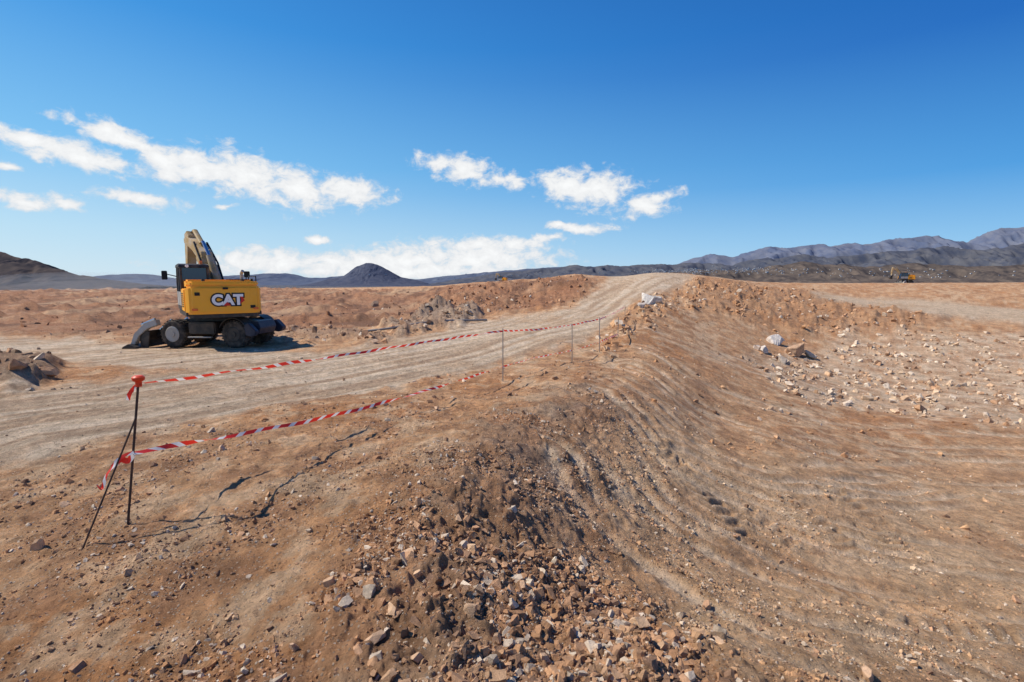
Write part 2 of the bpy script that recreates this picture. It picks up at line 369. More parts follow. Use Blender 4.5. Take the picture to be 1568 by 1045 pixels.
boulder(1185,527,.46,(.68,.60,.52),31); boulder(1216,545,.52,(.50,.32,.2),32); boulder(1170,541,.28,(.62,.54,.46),33); boulder(990,468,.46,(.70,.64,.56),34); boulder(1006,467,.36,(.64,.58,.52),35); boulder(574,472,.4,(.3,.2,.14),36); boulder(1240,549,.3,(.55,.43,.32),37); boulder(1198,556,.26,(.6,.5,.4),38); boulder(980,474,.3,(.6,.5,.42),39); boulder(1158,535,.2,(.6,.5,.42),40)

# ---------------------------------------------------------------- mountains
def mtmat(name,c1,c2,sc):  # farther ranges get bluish colours: aerial haze painted into the base colour
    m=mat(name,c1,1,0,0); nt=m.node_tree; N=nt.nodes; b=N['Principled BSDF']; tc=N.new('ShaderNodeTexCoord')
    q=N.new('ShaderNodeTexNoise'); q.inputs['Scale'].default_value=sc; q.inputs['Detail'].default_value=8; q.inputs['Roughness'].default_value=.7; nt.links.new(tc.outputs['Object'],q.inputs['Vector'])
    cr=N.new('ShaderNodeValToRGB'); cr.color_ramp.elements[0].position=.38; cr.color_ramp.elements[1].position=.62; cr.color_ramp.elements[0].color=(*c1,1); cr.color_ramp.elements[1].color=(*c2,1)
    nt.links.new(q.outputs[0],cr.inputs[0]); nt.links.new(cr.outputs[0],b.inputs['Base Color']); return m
def ridge(name,prof,Dm,width,c1,c2,seed,rough=.18,gul=600,jag=.010):
    prof=np.array(prof,float); px=(prof[:,0]-784)/784*Dm; pz=(430-prof[:,1])/784*Dm
    nx,ny=700,90; x=np.linspace(px[0],px[-1],nx); h=np.interp(x,px,pz)
    kk=np.ones(7)/7; h=np.convolve(np.pad(h,3,mode='edge'),kk,'valid')
    base=-75.; t=np.linspace(-1,1,ny); XX,TT=np.meshgrid(x,t,indexing='ij'); HH=np.repeat(h[:,None],ny,1)
    YY=Dm+TT*width
    s=np.clip(1-np.abs(TT),0,1)**1.25
    hh=(HH-base)
    rg=1-np.abs(fbm(XX/gul+.3*fbm(XX/gul,YY/gul,2,seed+3),YY/(gul*1.4),5,seed))
    ZZ=base+hh*(s*(1-rough*1.2*(1-rg)*(1-s**6*.9)*1.4)+.0)
    ZZ+= (jag*hh.max()*fbm(XX/(gul*.25),YY/(gul*.25),4,seed+9))*np.clip(hh/(hh.max()+1),0,1)**.3
    V=np.stack([XX.ravel(),YY.ravel(),ZZ.ravel()],1); i=np.arange(nx-1)[:,None]; j=np.arange(ny-1)[None]
    F=np.stack([i*ny+j,(i+1)*ny+j,(i+1)*ny+j+1,i*ny+j+1],-1).reshape(-1,4)
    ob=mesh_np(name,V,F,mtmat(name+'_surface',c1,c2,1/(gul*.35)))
    return BVHTree.FromPolygons([tuple(q) for q in V],[tuple(int(w) for w in f) for f in F])
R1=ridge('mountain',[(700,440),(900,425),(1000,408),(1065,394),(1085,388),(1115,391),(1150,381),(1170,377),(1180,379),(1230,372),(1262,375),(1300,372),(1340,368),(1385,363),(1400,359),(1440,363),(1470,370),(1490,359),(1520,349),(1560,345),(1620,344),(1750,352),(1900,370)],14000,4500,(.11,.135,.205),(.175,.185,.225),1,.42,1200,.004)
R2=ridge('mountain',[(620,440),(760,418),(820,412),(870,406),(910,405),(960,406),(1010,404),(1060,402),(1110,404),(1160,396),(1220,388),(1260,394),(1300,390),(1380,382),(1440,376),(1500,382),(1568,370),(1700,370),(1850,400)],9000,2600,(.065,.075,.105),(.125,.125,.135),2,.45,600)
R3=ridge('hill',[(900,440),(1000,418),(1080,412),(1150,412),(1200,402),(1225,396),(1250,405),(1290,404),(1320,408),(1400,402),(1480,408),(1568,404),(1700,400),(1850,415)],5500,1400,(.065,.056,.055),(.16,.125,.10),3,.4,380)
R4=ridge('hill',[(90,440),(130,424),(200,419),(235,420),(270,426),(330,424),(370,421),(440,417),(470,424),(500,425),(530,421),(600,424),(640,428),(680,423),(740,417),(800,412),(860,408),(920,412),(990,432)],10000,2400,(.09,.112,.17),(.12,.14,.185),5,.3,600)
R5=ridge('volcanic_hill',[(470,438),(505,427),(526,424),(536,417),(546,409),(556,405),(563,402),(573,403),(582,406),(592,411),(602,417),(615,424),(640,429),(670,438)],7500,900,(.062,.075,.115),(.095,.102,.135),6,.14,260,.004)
R6=ridge('hill',[(-500,400),(-200,376),(-60,380),(0,382),(18,384),(40,392),(70,402),(100,412),(130,422),(170,428),(230,438)],4500,1100,(.062,.055,.058),(.115,.092,.08),7,.4,380)
tw=mat('town_render',(.6,.58,.56),.9); bm=bmesh.new()
def addbox(bm,x,y,z,a,b,c):
    g=bmesh.ops.create_cube(bm,size=1); 
    for v in g['verts']: v.co=Vector((x+v.co.x*a,y+v.co.y*b,z+v.co.z*c))
for k in range(420):
    q=random.random()
    if q<.4: u=random.gauss(1045,35); v=random.gauss(416,2.)
    elif q<.65: u=random.gauss(1150,40); v=random.gauss(415,3)
    elif q<.85: u=random.gauss(760,80); v=random.gauss(423,3)
    else: u=random.gauss(1330,110); v=random.gauss(419,4)
    d=Vector(ray(u,v)).normalized(); best=None
    for T_ in (R2,R3,R4,R5):
        hh=T_.ray_cast(Vector(EYE),d)
        if hh[0] and (best is None or hh[3]<best[3]): best=hh
    if best is None: continue
    s=best[3]/784*random.uniform(.5,1.3); p=best[0]
    addbox(bm,p.x,p.y,p.z+s*.2,s*random.uniform(.9,2.4),s,s*.9)
me=bpy.data.meshes.new('distant_town'); bm.to_mesh(me); bm.free(); me.materials.append(tw); ob=bpy.data.objects.new('distant_town',me); scene.collection.objects.link(ob)
# blowing dust behind the excavator
vm=bpy.data.materials.new('airborne_dust'); vm.use_nodes=True; nt=vm.node_tree; nt.nodes.remove(nt.nodes['Principled BSDF']); vs=nt.nodes.new('ShaderNodeVolumeScatter'); vs.inputs['Color'].default_value=(.97,.95,.93,1); vs.inputs['Density'].default_value=.0075; nt.links.new(vs.outputs[0],nt.nodes['Material Output'].inputs['Volume'])
bm=bmesh.new()
for (u,v,y,a,b,c) in ((150,436,122,26,20,3.0),(120,436,126,17,16,2.1),(190,437,130,24,18,1.6)):
    p_=D(u,v,y); bmesh.ops.create_icosphere(bm,subdivisions=5,radius=1,matrix=Matrix.Translation(Vector(p_))@Matrix.Diagonal((a,b,c,1)))
me=bpy.data.meshes.new('dust_cloud'); bm.to_mesh(me); bm.free(); me.materials.append(vm); scene.collection.objects.link(bpy.data.objects.new('dust_cloud',me))

# ---------------------------------------------------------------- part builders
def part(bm,name,parent,material,bev=0,smooth_=False):
    bmesh.ops.recalc_face_normals(bm,faces=bm.faces)
    if bev>0: bmesh.ops.bevel(bm,geom=[e for e in bm.edges if len(e.link_faces)==2 and e.calc_face_angle(0)>.5],offset=bev,segments=2,affect='EDGES',clamp_overlap=True)
    me=bpy.data.meshes.new(name); bm.to_mesh(me); bm.free(); me.materials.append(material)
    if smooth_: me.polygons.foreach_set('use_smooth',np.ones(len(me.polygons),bool)); me.set_sharp_from_angle(angle=.6)
    o=bpy.data.objects.new(name,me); scene.collection.objects.link(o); o.parent=parent; return o
def empty(name,parent=None,loc=(0,0,0),rz=0):
    e=bpy.data.objects.new(name,None); scene.collection.objects.link(e); e.parent=parent; e.location=loc; e.rotation_euler=(0,0,rz); e.empty_display_size=.3; return e
def box(name,par,m,x0,x1,y0,y1,z0,z1,bev=.02):
    bm=bmesh.new(); addbox(bm,(x0+x1)/2,(y0+y1)/2,(z0+z1)/2,x1-x0,y1-y0,z1-z0); return part(bm,name,par,m,bev)
def prism(name,par,m,prof,x0,x1,bev=.02,axis='x'):
    bm=bmesh.new()
    f=(lambda a,p:(a,p[0],p[1])) if axis=='x' else ((lambda a,p:(p[0],a,p[1])) if axis=='y' else (lambda a,p:(p[0],p[1],a)))
    A_=[bm.verts.new(f(x0,p)) for p in prof]; B_=[bm.verts.new(f(x1,p)) for p in prof]; bm.faces.new(A_); bm.faces.new(B_[::-1])
    for i in range(len(prof)): bm.faces.new([A_[i],B_[i],B_[(i+1)%len(prof)],A_[(i+1)%len(prof)]])
    return part(bm,name,par,m,bev)
def rod(name,par,m,p,q,r_,seg=12,r2=None):
    p=Vector(p);q=Vector(q); bm=bmesh.new(); bmesh.ops.create_cone(bm,cap_ends=True,segments=seg,radius1=r_,radius2=r2 if r2 else r_,depth=(q-p).length)
    bmesh.ops.transform(bm,matrix=Matrix.Translation((p+q)/2)@(q-p).to_track_quat('Z','Y').to_matrix().to_4x4(),verts=bm.verts); return part(bm,name,par,m,0,True)
def lathe(name,par,m,prof,c,seg=40,axis='y'):
    bm=bmesh.new(); rows=[]
    for (rad,a) in prof:
        row=[]
        for k in range(seg):
            t=2*math.pi*k/seg; x,zz=rad*math.cos(t),rad*math.sin(t)
            row.append(bm.verts.new((c[0]+x,c[1]+a,c[2]+zz) if axis=='y' else (c[0]+x,c[1]+zz,c[2]+a)))
        rows.append(row)
    for i in range(len(rows)-1):
        for k in range(seg): bm.faces.new([rows[i][k],rows[i][(k+1)%seg],rows[i+1][(k+1)%seg],rows[i+1][k]])
    bm.faces.new(rows[0]); bm.faces.new(rows[-1][::-1]); return part(bm,name,par,m,0,True)
MY=dirty('yellow_paint',(1.0,.44,.006),.38,0,(.66,.40,.15),.16,3,.5); MB=dirty('black_paint',(.018,.018,.02),.5,0,(.22,.16,.11),.4,4)
MR=dirty('tyre_rubber',(.022,.021,.02),.85,0,(.28,.21,.15),.55,5); MG=mat('cab_glass',(.01,.03,.07),.06,0,.8); MS=dirty('grey_steel',(.42,.41,.39),.5,.2,(.35,.28,.2),.5,4)
MBO=dirty('dusty_boom_paint',(.46,.31,.12),.6,0,(.52,.45,.36),.9,2.5); MW=mat('white_decal',(.9,.9,.88),.5); MK=mat('black_decal',(.01,.01,.01),.4); MRED=mat('red_decal',(.65,.03,.02),.5); MOR=mat('orange_lens',(.8,.16,.02),.25,0,.6); MCH=mat('chrome_rod',(.6,.6,.6),.2,1); MBL=dirty('blue_black_paint',(.02,.028,.055),.5,0,(.16,.12,.10),.3,5)

def wheeled_excavator(loc,base_rz,up_rz,boom_yaw=0,scale=1,name='wheeled_excavator'):
    root=empty(name,None,loc); root.scale=(scale,)*3
    uc=empty('undercarriage',root,(0,0,0),base_rz); uc.scale=(.93,1,1)
    prism('chassis_frame',uc,MB,[(-2.0,.62),(-1.8,1.0),(-.7,1.12),(.7,1.12),(1.8,1.0),(2.0,.62),(1.5,.5),(-1.5,.5)],-.5,.5,.03,'y')
    for sx in(-1,1):
        rod('axle',uc,MB,(sx*1.32,-.8,.53),(sx*1.32,.8,.53),.13)
        for sy in(-1,1):
            for o in((.0,.27) ,(.30,.27)):
                y=sy*(.62+o[0]); w=.13
                lathe('tyre',uc,MR,[(.30,-w),(.42,-w*1.05),(.49,-w*.95),(.525,-w*.6),(.53,0),(.525,w*.6),(.49,w*.95),(.42,w*1.05),(.30,w)],(sx*1.32,y,.53))
            bm=bmesh.new()
            for k in range(26):
                t=2*math.pi*k/26
                for off in(-.15,.15):
                    g=bmesh.ops.create_cube(bm,size=1); M_=Matrix.Translation((sx*1.32,sy*.77+off,.53))@Matrix.Rotation(t+off*.4,4,'Y')@Matrix.Translation((.53,0,0))@Matrix.Diagonal((.035,.22,.05,1)); bmesh.ops.transform(bm,matrix=M_,verts=g['verts'])
            part(bm,'tyre_lugs',uc,MR)
            yo=sy*1.06
            lathe('rim',uc,MS if sx<0 else MB,[(.30,0),(.27,.01*sy),(.24,-.06*sy),(.12,-.07*sy),(.11,.03*sy),(.0001,.03*sy)],(sx*1.32,yo-.0*sy,.53))
            for k in range(8): t=k*math.pi/4; rod('wheel_bolt',uc,MB,(sx*1.32+.18*math.cos(t),yo-.06*sy,.53+.18*math.sin(t)),(sx*1.32+.18*math.cos(t),yo-.02*sy,.53+.18*math.sin(t)),.016,6)
        for sy in(-1,1):
            pr=[]
            for k in range(9): t=math.radians(25+130*k/8); pr.append((sx*1.32+.62*math.cos(t),.53+.62*math.sin(t)))
            pr+= [(a*1,b+.03) for a,b in pr[::-1]]
            if sy>0 or sx>0: prism('mudguard',uc,MB,pr,sy*.5,sy*1.1,0,'y')
    box('tool_box',uc,MB,-.55,.6,-1.15,-.5,.55,1.0,.04); box('step',uc,MS,-.5,.5,-1.28,-1.16,.42,.46,.01); box('tool_box',uc,MB,-.55,.6,.5,1.15,.55,1.0,.04)
    pr=[(-2.42,.02),(-2.54,.10),(-2.58,.28),(-2.56,.45),(-2.46,.66),(-2.40,.66),(-2.49,.45),(-2.51,.28),(-2.47,.12),(-2.38,.05)]
    prism('dozer_blade',uc,MB,pr,-1.25,1.25,0,'y')
    for y in(-1.25,1.21): prism('blade_end_plate',uc,MB,[(-2.58,.02),(-2.6,.5),(-2.46,.7),(-2.15,.62),(-2.25,.02)],y,y+.04,.005,'y')
    for y in(-.5,.38):
        prism('blade_arm',uc,MB,[(-2.48,.30),(-2.48,.5),(-1.75,.9),(-1.6,.75),(-1.75,.62)],y,y+.12,.01,'y')
        rod('blade_cylinder',uc,MCH,(-2.4,y+.06,.6),(-1.8,y+.06,1.05),.045)
    prism('outrigger_leg',uc,MS,[(-1.75,.90),(-1.8,1.10),(-2.3,.98),(-2.8,.55),(-3.0,.1),(-2.85,.06),(-2.6,.46),(-2.2,.76)],-1.30,-1.08,.015,'y')
    rod('outrigger_cylinder',uc,MCH,(-1.9,-1.2,1.12),(-2.5,-1.2,.9),.045)
    prism('outrigger_pad',uc,MB,[(-3.2,.0),(-3.15,.07),(-2.9,.18),(-2.6,.07),(-2.55,.0)],-1.5,-.9,.01,'y')
    prism('stabiliser_bracket',uc,MBL,[(1.7,.55),(1.8,1.02),(2.1,1.0),(2.2,.75),(2.1,.5)],-.6,.6,.02,'y')
    for y0,y1 in((-1.1,-.86),(.86,1.2)):
        prism('stabiliser_leg',uc,MBL,[(1.85,.5),(1.8,.9),(2.0,.98),(2.2,.78),(2.32,.66),(2.25,.5),(2.1,.46)],y0,y1,.03,'y')
    up=empty('upper_structure',root,(0,0,0),up_rz)
    rod('slew_ring',up,MB,(0,0,1.08),(0,0,1.30),.62,32)
    prism('deck',up,MB,[(-1.25,-1.7),(1.25,-1.7),(1.25,1.2),(.6,1.35),(-.6,1.35),(-1.25,1.2)],1.28,1.42,.01,'z')
    cw=[(-1.22,-1.25),(-1.25,-1.75),(-1.12,-1.96),(-.8,-2.05),(.8,-2.05),(1.12,-1.96),(1.25,-1.75),(1.22,-1.25)]
    prism('counterweight',up,MY,cw,1.36,2.38,.07,'z')
    prism('counterweight_lower_lip',up,MB,[(a*.93,b*.955) for a,b in cw],1.22,1.358,.02,'z')
    prism('counterweight_cap',up,MY,[(a*.95,b*.95-.05) for a,b in cw],2.382,2.56,.05,'z')
    box('lifting_eye',up,MB,-.7,-.6,-1.75,-1.5,2.54,2.64,.01); box('lifting_eye',up,MB,.6,.7,-1.75,-1.5,2.54,2.64,.01)
    box('recess_panel',up,MK,-.98,-.80,-2.045,-2.0,2.04,2.16,.004); box('recess_panel',up,MK,.80,.98,-2.05,-2.0,1.55,1.66,.004)
    box('rear_camera',up,MK,-.09,.09,-2.1,-2.04,2.26,2.34,.01)
    for x in(-1.0,1.0):
        box('tail_lamp',up,MOR,x-.09,x+.09,-2.055,-1.99,1.5,1.58,.01)
    rod('beacon_base',up,MK,(1.0,-1.5,2.56),(1.0,-1.5,2.66),.04)
    box('engine_hood',up,MY,-1.15,1.15,-1.2,-.4,2.30,2.62,.06)
    for k in range(6): box('hood_louvre',up,MK,.25,.95,-1.15+k*.12,-1.10+k*.12,2.615,2.64,.004)
    box('side_door_left',up,MY,-1.25,-1.0,-1.24,-.15,1.43,2.28,.03); box('side_door_right',up,MY,1.0,1.25,-1.24,1.1,1.43,2.15,.03)
    for k in range(7): box('side_louvre',up,MK,-1.262,-1.24,-1.05,-.35,1.6+k*.08,1.635+k*.08,.002)
    box('body_core',up,MB,-.99,.99,-1.24,.2,1.43,2.28,.02)
    box('fuel_tank',up,MB,.35,1.24,.2,1.1,1.43,2.0,.04)
    rod('exhaust_pipe',up,MS,(.75,-.9,2.6),(.75,-.9,2.88),.06); rod('exhaust_tip',up,MS,(.75,-.9,2.87),(.78,-1.02,2.96),.06)
    x0,x1,y0,y1=-1.25,-.28,-.12,1.62
    box('cab_floor',up,MB,x0,x1,y0,y1,1.43,1.6,.02)
    gl=[(y0+.03,1.6),(y0+.03,3.08),(y1-.35,3.08),(y1-.05,2.5),(y1-.03,1.6)]
    prism('cab_glass',up,MG,gl,x0+.03,x1-.03,.01)
    prism('cab_roof',up,MB,[(y0-.06,3.08),(y0-.02,3.19),(y0+.3,3.24),(y1-.4,3.22),(y1-.22,3.12),(y1-.25,3.07)],x0-.03,x1+.03,.03)
    for x in(x0,x1-.07):
        for a,b in(((y0,1.6),(y0,3.1)),((y0+.85,1.6),(y0+.85,3.1)),((y1-.02,1.6),(y1-.02,2.5)),((y1-.02,2.5),(y1-.33,3.1))):
            rod('cab_pillar',up,MB,(x+.035,a[0],a[1]),(x+.035,b[0],b[1]),.045,8)
        box('cab_waist',up,MS,x-.004,x+.074,y0,y1,1.6,2.15,.01)
    box('cab_rear_panel',up,MB,x0+.02,x1-.02,y0-.02,y0+.03,1.6,2.45,.01)
    rod('mirror_arm',up,MK,(x0,y1-.3,2.75),(x0-.35,y1-.1,2.85),.018); box('mirror',up,MK,x0-.50,x0-.30,y1-.12,y1-.06,2.62,2.98,.02)
    rod('mirror_arm',up,MK,(1.15,.95,2.1),(1.25,1.0,2.85),.02); box('mirror',up,MK,1.15,1.38,.95,1.02,2.72,2.98,.02)
    for a,b in(((1.2,-1.2,2.15),(1.2,-1.2,2.75)),((1.2,-1.2,2.75),(1.2,.3,2.75)),((1.2,.3,2.75),(1.2,.3,2.15))): rod('handrail',up,MK,a,b,.02)
    rod('cab_work_lamp',up,MW,(-1.0,y0-.1,3.14),(-1.0,y0-.04,3.14),.06); rod('beacon',up,MOR,(-.5,.1,3.22),(-.5,.1,3.36),.06)
    def txt(nm,body,size,off,y,m,zc=1.86,sx=1.0):
        c=bpy.data.curves.new(nm,'FONT'); c.body=body; c.size=size; c.offset=off; c.extrude=.004; c.align_x='CENTER'; c.align_y='CENTER'; c.materials.append(m); c.space_character=1.02
        o=bpy.data.objects.new(nm,c); scene.collection.objects.link(o); o.parent=up; o.location=(.05,y,zc); o.rotation_euler=(math.pi/2,0,0); o.scale=(sx,1,1)
    txt('logo_outline','CAT',.52,.075,-2.062,MK,sx=.98); txt('logo_letters','CAT',.52,.026,-2.074,MW,sx=.98)
    prism('logo_triangle',up,MRED,[(-.10,1.66),(.16,1.66),(.03,1.80)],-2.090,-2.084,0,'y')
    prism('logo_chevron',up,MRED,[(.44,1.70),(.62,1.84),(.52,2.06),(.47,2.06),(.50,1.86)],-2.068,-2.056,0,'y')
    bo=empty('boom_assembly',up,(0.12,.35,.33),boom_yaw); bo.scale=(1.4,.86,.82)
    prism('boom_lower',bo,MBO,[(0,1.5),(-.1,1.8),(.55,3.0),(1.15,3.95),(1.6,4.15),(1.75,3.9),(1.35,3.2),(.8,2.3),(.35,1.55)],-.19,.19,.02)
    prism('boom_upper',bo,MBO,[(1.1,3.85),(1.2,4.2),(2.0,4.75),(3.0,5.05),(3.3,4.95),(3.25,4.72),(2.3,4.3),(1.65,3.85)],-.16,.16,.02)
    prism('boom_root_bracket',bo,MB,[(-.3,1.4),(-.3,1.95),(.1,2.15),(.5,1.9),(.5,1.4)],-.3,.3,.02)
    prism('stick',bo,MBO,[(2.75,5.1),(3.0,5.35),(3.3,5.2),(3.5,2.6),(3.35,2.5),(2.95,4.6)],-.13,.13,.02)
    for x in(-.3,.3):
        rod('boom_cylinder_barrel',bo,MBO,(x,.55,1.55),(x,.95,2.75),.085); rod('boom_cylinder_rod',bo,MCH,(x,.95,2.75),(x,1.25,3.55),.045)
        rod('hydraulic_hose',bo,MK,(x*.75,-.05,1.9),(x*.75,.95,3.65),.03); rod('hydraulic_hose',bo,MK,(x*.75,.95,3.65),(x*.6,1.9,4.72),.03)
    rod('adjust_cylinder',bo,MBO,(0,.3,2.75),(0,.95,4.0),.09); rod('adjust_cylinder_rod',bo,MCH,(0,.95,4.0),(0,1.6,4.75),.05)
    rod('stick_cylinder',bo,MBO,(0,1.7,4.65),(0,2.5,5.35),.08); rod('stick_cylinder_rod',bo,MCH,(0,2.5,5.35),(0,2.95,5.3),.045)
    rod('bucket_cylinder',bo,MBO,(0,3.35,5.0),(0,3.55,3.5),.07)
    dy=-.9
    bk=[(4.1,2.7),(4.35,2.65),(4.75,2.2),(4.8,1.8),(4.55,1.45),(4.15,1.35),(4.05,1.5),(4.35,1.65),(4.45,1.95),(4.25,2.3)]
    bk=[(a+dy,b) for a,b in bk]
    prism('bucket',bo,MB,bk,-.28,.28,.01)
    for x in(-.28,.25): prism('bucket_side',bo,MB,[(a+dy,b) for a,b in [(4.1,2.7),(4.35,2.65),(4.75,2.2),(4.8,1.8),(4.55,1.45),(4.15,1.35)]],x,x+.03,.004)
    for k in range(3): box('bucket_tooth',bo,MS,-.26+k*.21,-.18+k*.21,3.92+dy,4.14+dy,1.36,1.42,.008)
    return root
def gz(x,y): return float(land(np.array([float(x)]),np.array([float(y)]),np.array([.1]))[0][0])
wheeled_excavator((-11.45,20.0,gz(-12,18.8)-.01),math.radians(-4),math.atan2(.60,.80),math.radians(14),.97)
p=D(1385,433,118); wheeled_excavator((p[0],p[1],gz(p[0],p[1])-.1),.4,math.radians(80),0,.85,name='excavator')
p=D(770,434,86); wheeled_excavator((p[0],p[1],gz(p[0],p[1])+.0),.2,math.radians(70),0,.38,name='excavator')

# ---------------------------------------------------------------- barrier tape fence
MP=dirty('rusty_rebar',(.05,.04,.038),.7,.4,(.2,.12,.08),.5,20); MP2=dirty('grey_rod',(.30,.28,.26),.6,.5,(.25,.2,.15),.4,20); MC=mat('red_orange_plastic',(.75,.07,.02),.45)
tape=mat('barrier_tape',(.8,.8,.78),.45,0,.4); nt=tape.node_tree; N=nt.nodes
uv=N.new('ShaderNodeUVMap'); sx=N.new('ShaderNodeSeparateXYZ'); nt.links.new(uv.outputs[0],sx.inputs[0])
ad=N.new('ShaderNodeMath'); ad.operation='MULTIPLY_ADD'; nt.links.new(sx.outputs[1],ad.inputs[0]); ad.inputs[1].default_value=.35; nt.links.new(sx.outputs[0],ad.inputs[2])
fr=N.new('ShaderNodeMath'); fr.operation='FRACT'; nt.links.new(ad.outputs[0],fr.inputs[0]); gt=N.new('ShaderNodeMath'); gt.operation='GREATER_THAN'; nt.links.new(fr.outputs[0],gt.inputs[0]); gt.inputs[1].default_value=.36
mx=N.new('ShaderNodeMix'); mx.data_type='RGBA'; nt.links.new(gt.outputs[0],mx.inputs[0]); mx.inputs[6].default_value=(.8,.79,.77,1); mx.inputs[7].default_value=(.75,.035,.02,1); nt.links.new(mx.outputs[2],N['Principled BSDF'].inputs['Base Color'])
tr=N.new('ShaderNodeBsdfTranslucent'); nt.links.new(mx.outputs[2],tr.inputs[0]); ms=N.new('ShaderNodeMixShader'); ms.inputs[0].default_value=.3
nt.links.new(N['Principled BSDF'].outputs[0],ms.inputs[1]); nt.links.new(tr.outputs[0],ms.inputs[2]); nt.links.new(ms.outputs[0],N['Material Output'].inputs[0])
def ribbon(par,P3,width=.05,twist=0,seed=0,period=.24):
    P3=np.array(P3); Q=smooth(P3,30); bm=bmesh.new(); uvl=bm.loops.layers.uv.new('UVMap'); prev=None; s=0
    for k in range(len(Q)):
        t=Q[min(k+1,len(Q)-1)]-Q[max(k-1,0)]; t=Vector(t).normalized(); side=t.cross(Vector((0,0,1))).normalized(); up=side.cross(t)
        if k: s+=float(np.linalg.norm(Q[k]-Q[k-1]))
        a=twist*s+.9*math.sin(s*1.7+seed)+.5*math.sin(s*4.1+seed*2); w=(math.cos(a)*up+math.sin(a)*side)*width/2
        c=Vector(Q[k])+Vector((0,0,.006*math.sin(s*6+seed)))
        cur=(bm.verts.new(c-w),bm.verts.new(c),bm.verts.new(c+w)); ss=s/period
        if prev:
            for q in range(2):
                f=bm.faces.new([prev[0][q],cur[q],cur[q+1],prev[0][q+1]])
                for l,(uu,vv) in zip(f.loops,((prev[1],q/2),(ss,q/2),(ss,q/2+.5),(prev[1],q/2+.5))): l[uvl].uv=(uu,vv)
        prev=(cur,ss)
    o=part(bm,'tape',par,tape,0,True); return o
fence=empty('barrier_tape_fence')
def post(u,v0,y,v1,m,r_=.008,lean=0):
    b=D(u,v0,y); t=D(u+lean,v1,y); g=gz(b[0],b[1]); rod('post',fence,m,(b[0],b[1],g-.15),t,r_,8); return b,t
bA=D(193,806,4.05); tA=D(212,583,4.08)
rod('post',fence,MP,(bA[0],bA[1],gz(bA[0],bA[1])-.1),tA,.0095,10)
br=D(122,836,3.75); rod('brace_rod',fence,MP,(br[0],br[1],gz(br[0],br[1])-.02),D(208,640,4.0),.007,8)
lathe('post_cap',fence,MC,[(.016,-.05),(.022,-.05),(.024,-.01),(.040,0),(.045,.012),(.045,.028),(.03,.040),(.0001,.042)],tuple(tA),24,'z')
for sx_,z0 in ((.03,-.01),(-.035,-.015)): rod('tape_knot',fence,MC,(tA[0],tA[1],tA[2]-.03),(tA[0]+sx_,tA[1]-.02,tA[2]+z0-.03),.014,8,.004)
_,tB=post(770,586,11.3,503,MP2,.011); _,tC=post(876,556,14.2,496,MP2,.011); _,tD=post(918,541,15.6,486,MP2,.012); _,tE=post(946,521,18.0,486,MP2,.012,1); _,tF=post(957,498,21.5,468,MP2,.012)
up3=D
W1=.040
ribbon(fence,[up3(213,589,4.08),up3(300,577,4.75),up3(400,563,5.7),up3(520,545,7.2),up3(640,526,8.9),up3(770,507,11.3)],W1,.6,1)
ribbon(fence,[up3(770,507,11.3),up3(820,505,12.6),up3(876,498,14.2)],W1,.5,2); ribbon(fence,[up3(876,498,14.2),up3(918,489,15.6)],W1,.5,3); ribbon(fence,[up3(918,489,15.6),up3(940,480,18.3),up3(957,470,21.5)],W1,.4,4)
ribbon(fence,[up3(203,694,4.05),up3(300,677,4.7),up3(400,659,5.45),up3(520,634,6.6),up3(640,602,8.2),up3(770,562,11.3)],.045,1.1,5)
ribbon(fence,[up3(770,562,11.3),up3(820,548,12.6),up3(876,537,14.2)],W1,.8,6); ribbon(fence,[up3(876,537,14.2),up3(918,524,15.6),up3(946,512,18.)],W1,.5,7)
ribbon(fence,[up3(205,694,4.05),up3(188,700,4.0),up3(176,712,3.95),up3(163,728,3.93),up3(156,748,3.9),up3(148,742,3.88)],.03,3.,8,.15)
ribbon(fence,[up3(204,697,4.05),up3(196,706,4.02),up3(184,704,4.0),up3(172,716,3.98)],.045,2.,9,.15)
ribbon(fence,[up3(210,589,4.08),up3(203,596,4.05),up3(198,603,4.04),up3(196,612,4.03)],.03,2.,10,.15)
pp=hits([(560,515),(600,512),(640,506),(680,500),(720,496),(745,492)]); cu=bpy.data.curves.new('pipe','CURVE'); cu.dimensions='3D'; cu.bevel_depth=.05; spn=cu.splines.new('POLY'); Q=smooth(pp,2); spn.points.add(len(Q)-1)
zz=np.convolve(np.pad([gz(*q) for q in Q],3,mode='edge'),np.ones(7)/7,'valid')
for k,q in enumerate(Q): spn.points[k].co=(q[0],q[1],zz[k]+.04,1)
cu.materials.append(MP2); scene.collection.objects.link(bpy.data.objects.new('pipe',cu))

# ---------------------------------------------------------------- light and sky
el=math.asin(SUN.z); az=math.atan2(SUN.x,SUN.y)
sl=bpy.data.lights.new('sun','SUN'); sl.energy=5.0; sl.angle=math.radians(.5); sl.color=(1,.93,.82); so=bpy.data.objects.new('sun',sl); so.rotation_euler=(-SUN).to_track_quat('-Z','Y').to_euler(); scene.collection.objects.link(so)
w=bpy.data.worlds.new('World'); scene.world=w; w.use_nodes=True; nt=w.node_tree; N=nt.nodes; Lk=nt.links; bg=N['Background']; bg.inputs[1].default_value=.10
sky=N.new('ShaderNodeTexSky'); sky.sky_type='NISHITA'; sky.sun_disc=False; sky.sun_elevation=el; sky.sun_rotation=az%(2*math.pi); sky.altitude=300; sky.air_density=1; sky.dust_density=.4; sky.ozone_density=1.5
tc=N.new('ShaderNodeTexCoord'); sep=N.new('ShaderNodeSeparateXYZ'); Lk.new(tc.outputs['Generated'],sep.inputs[0])
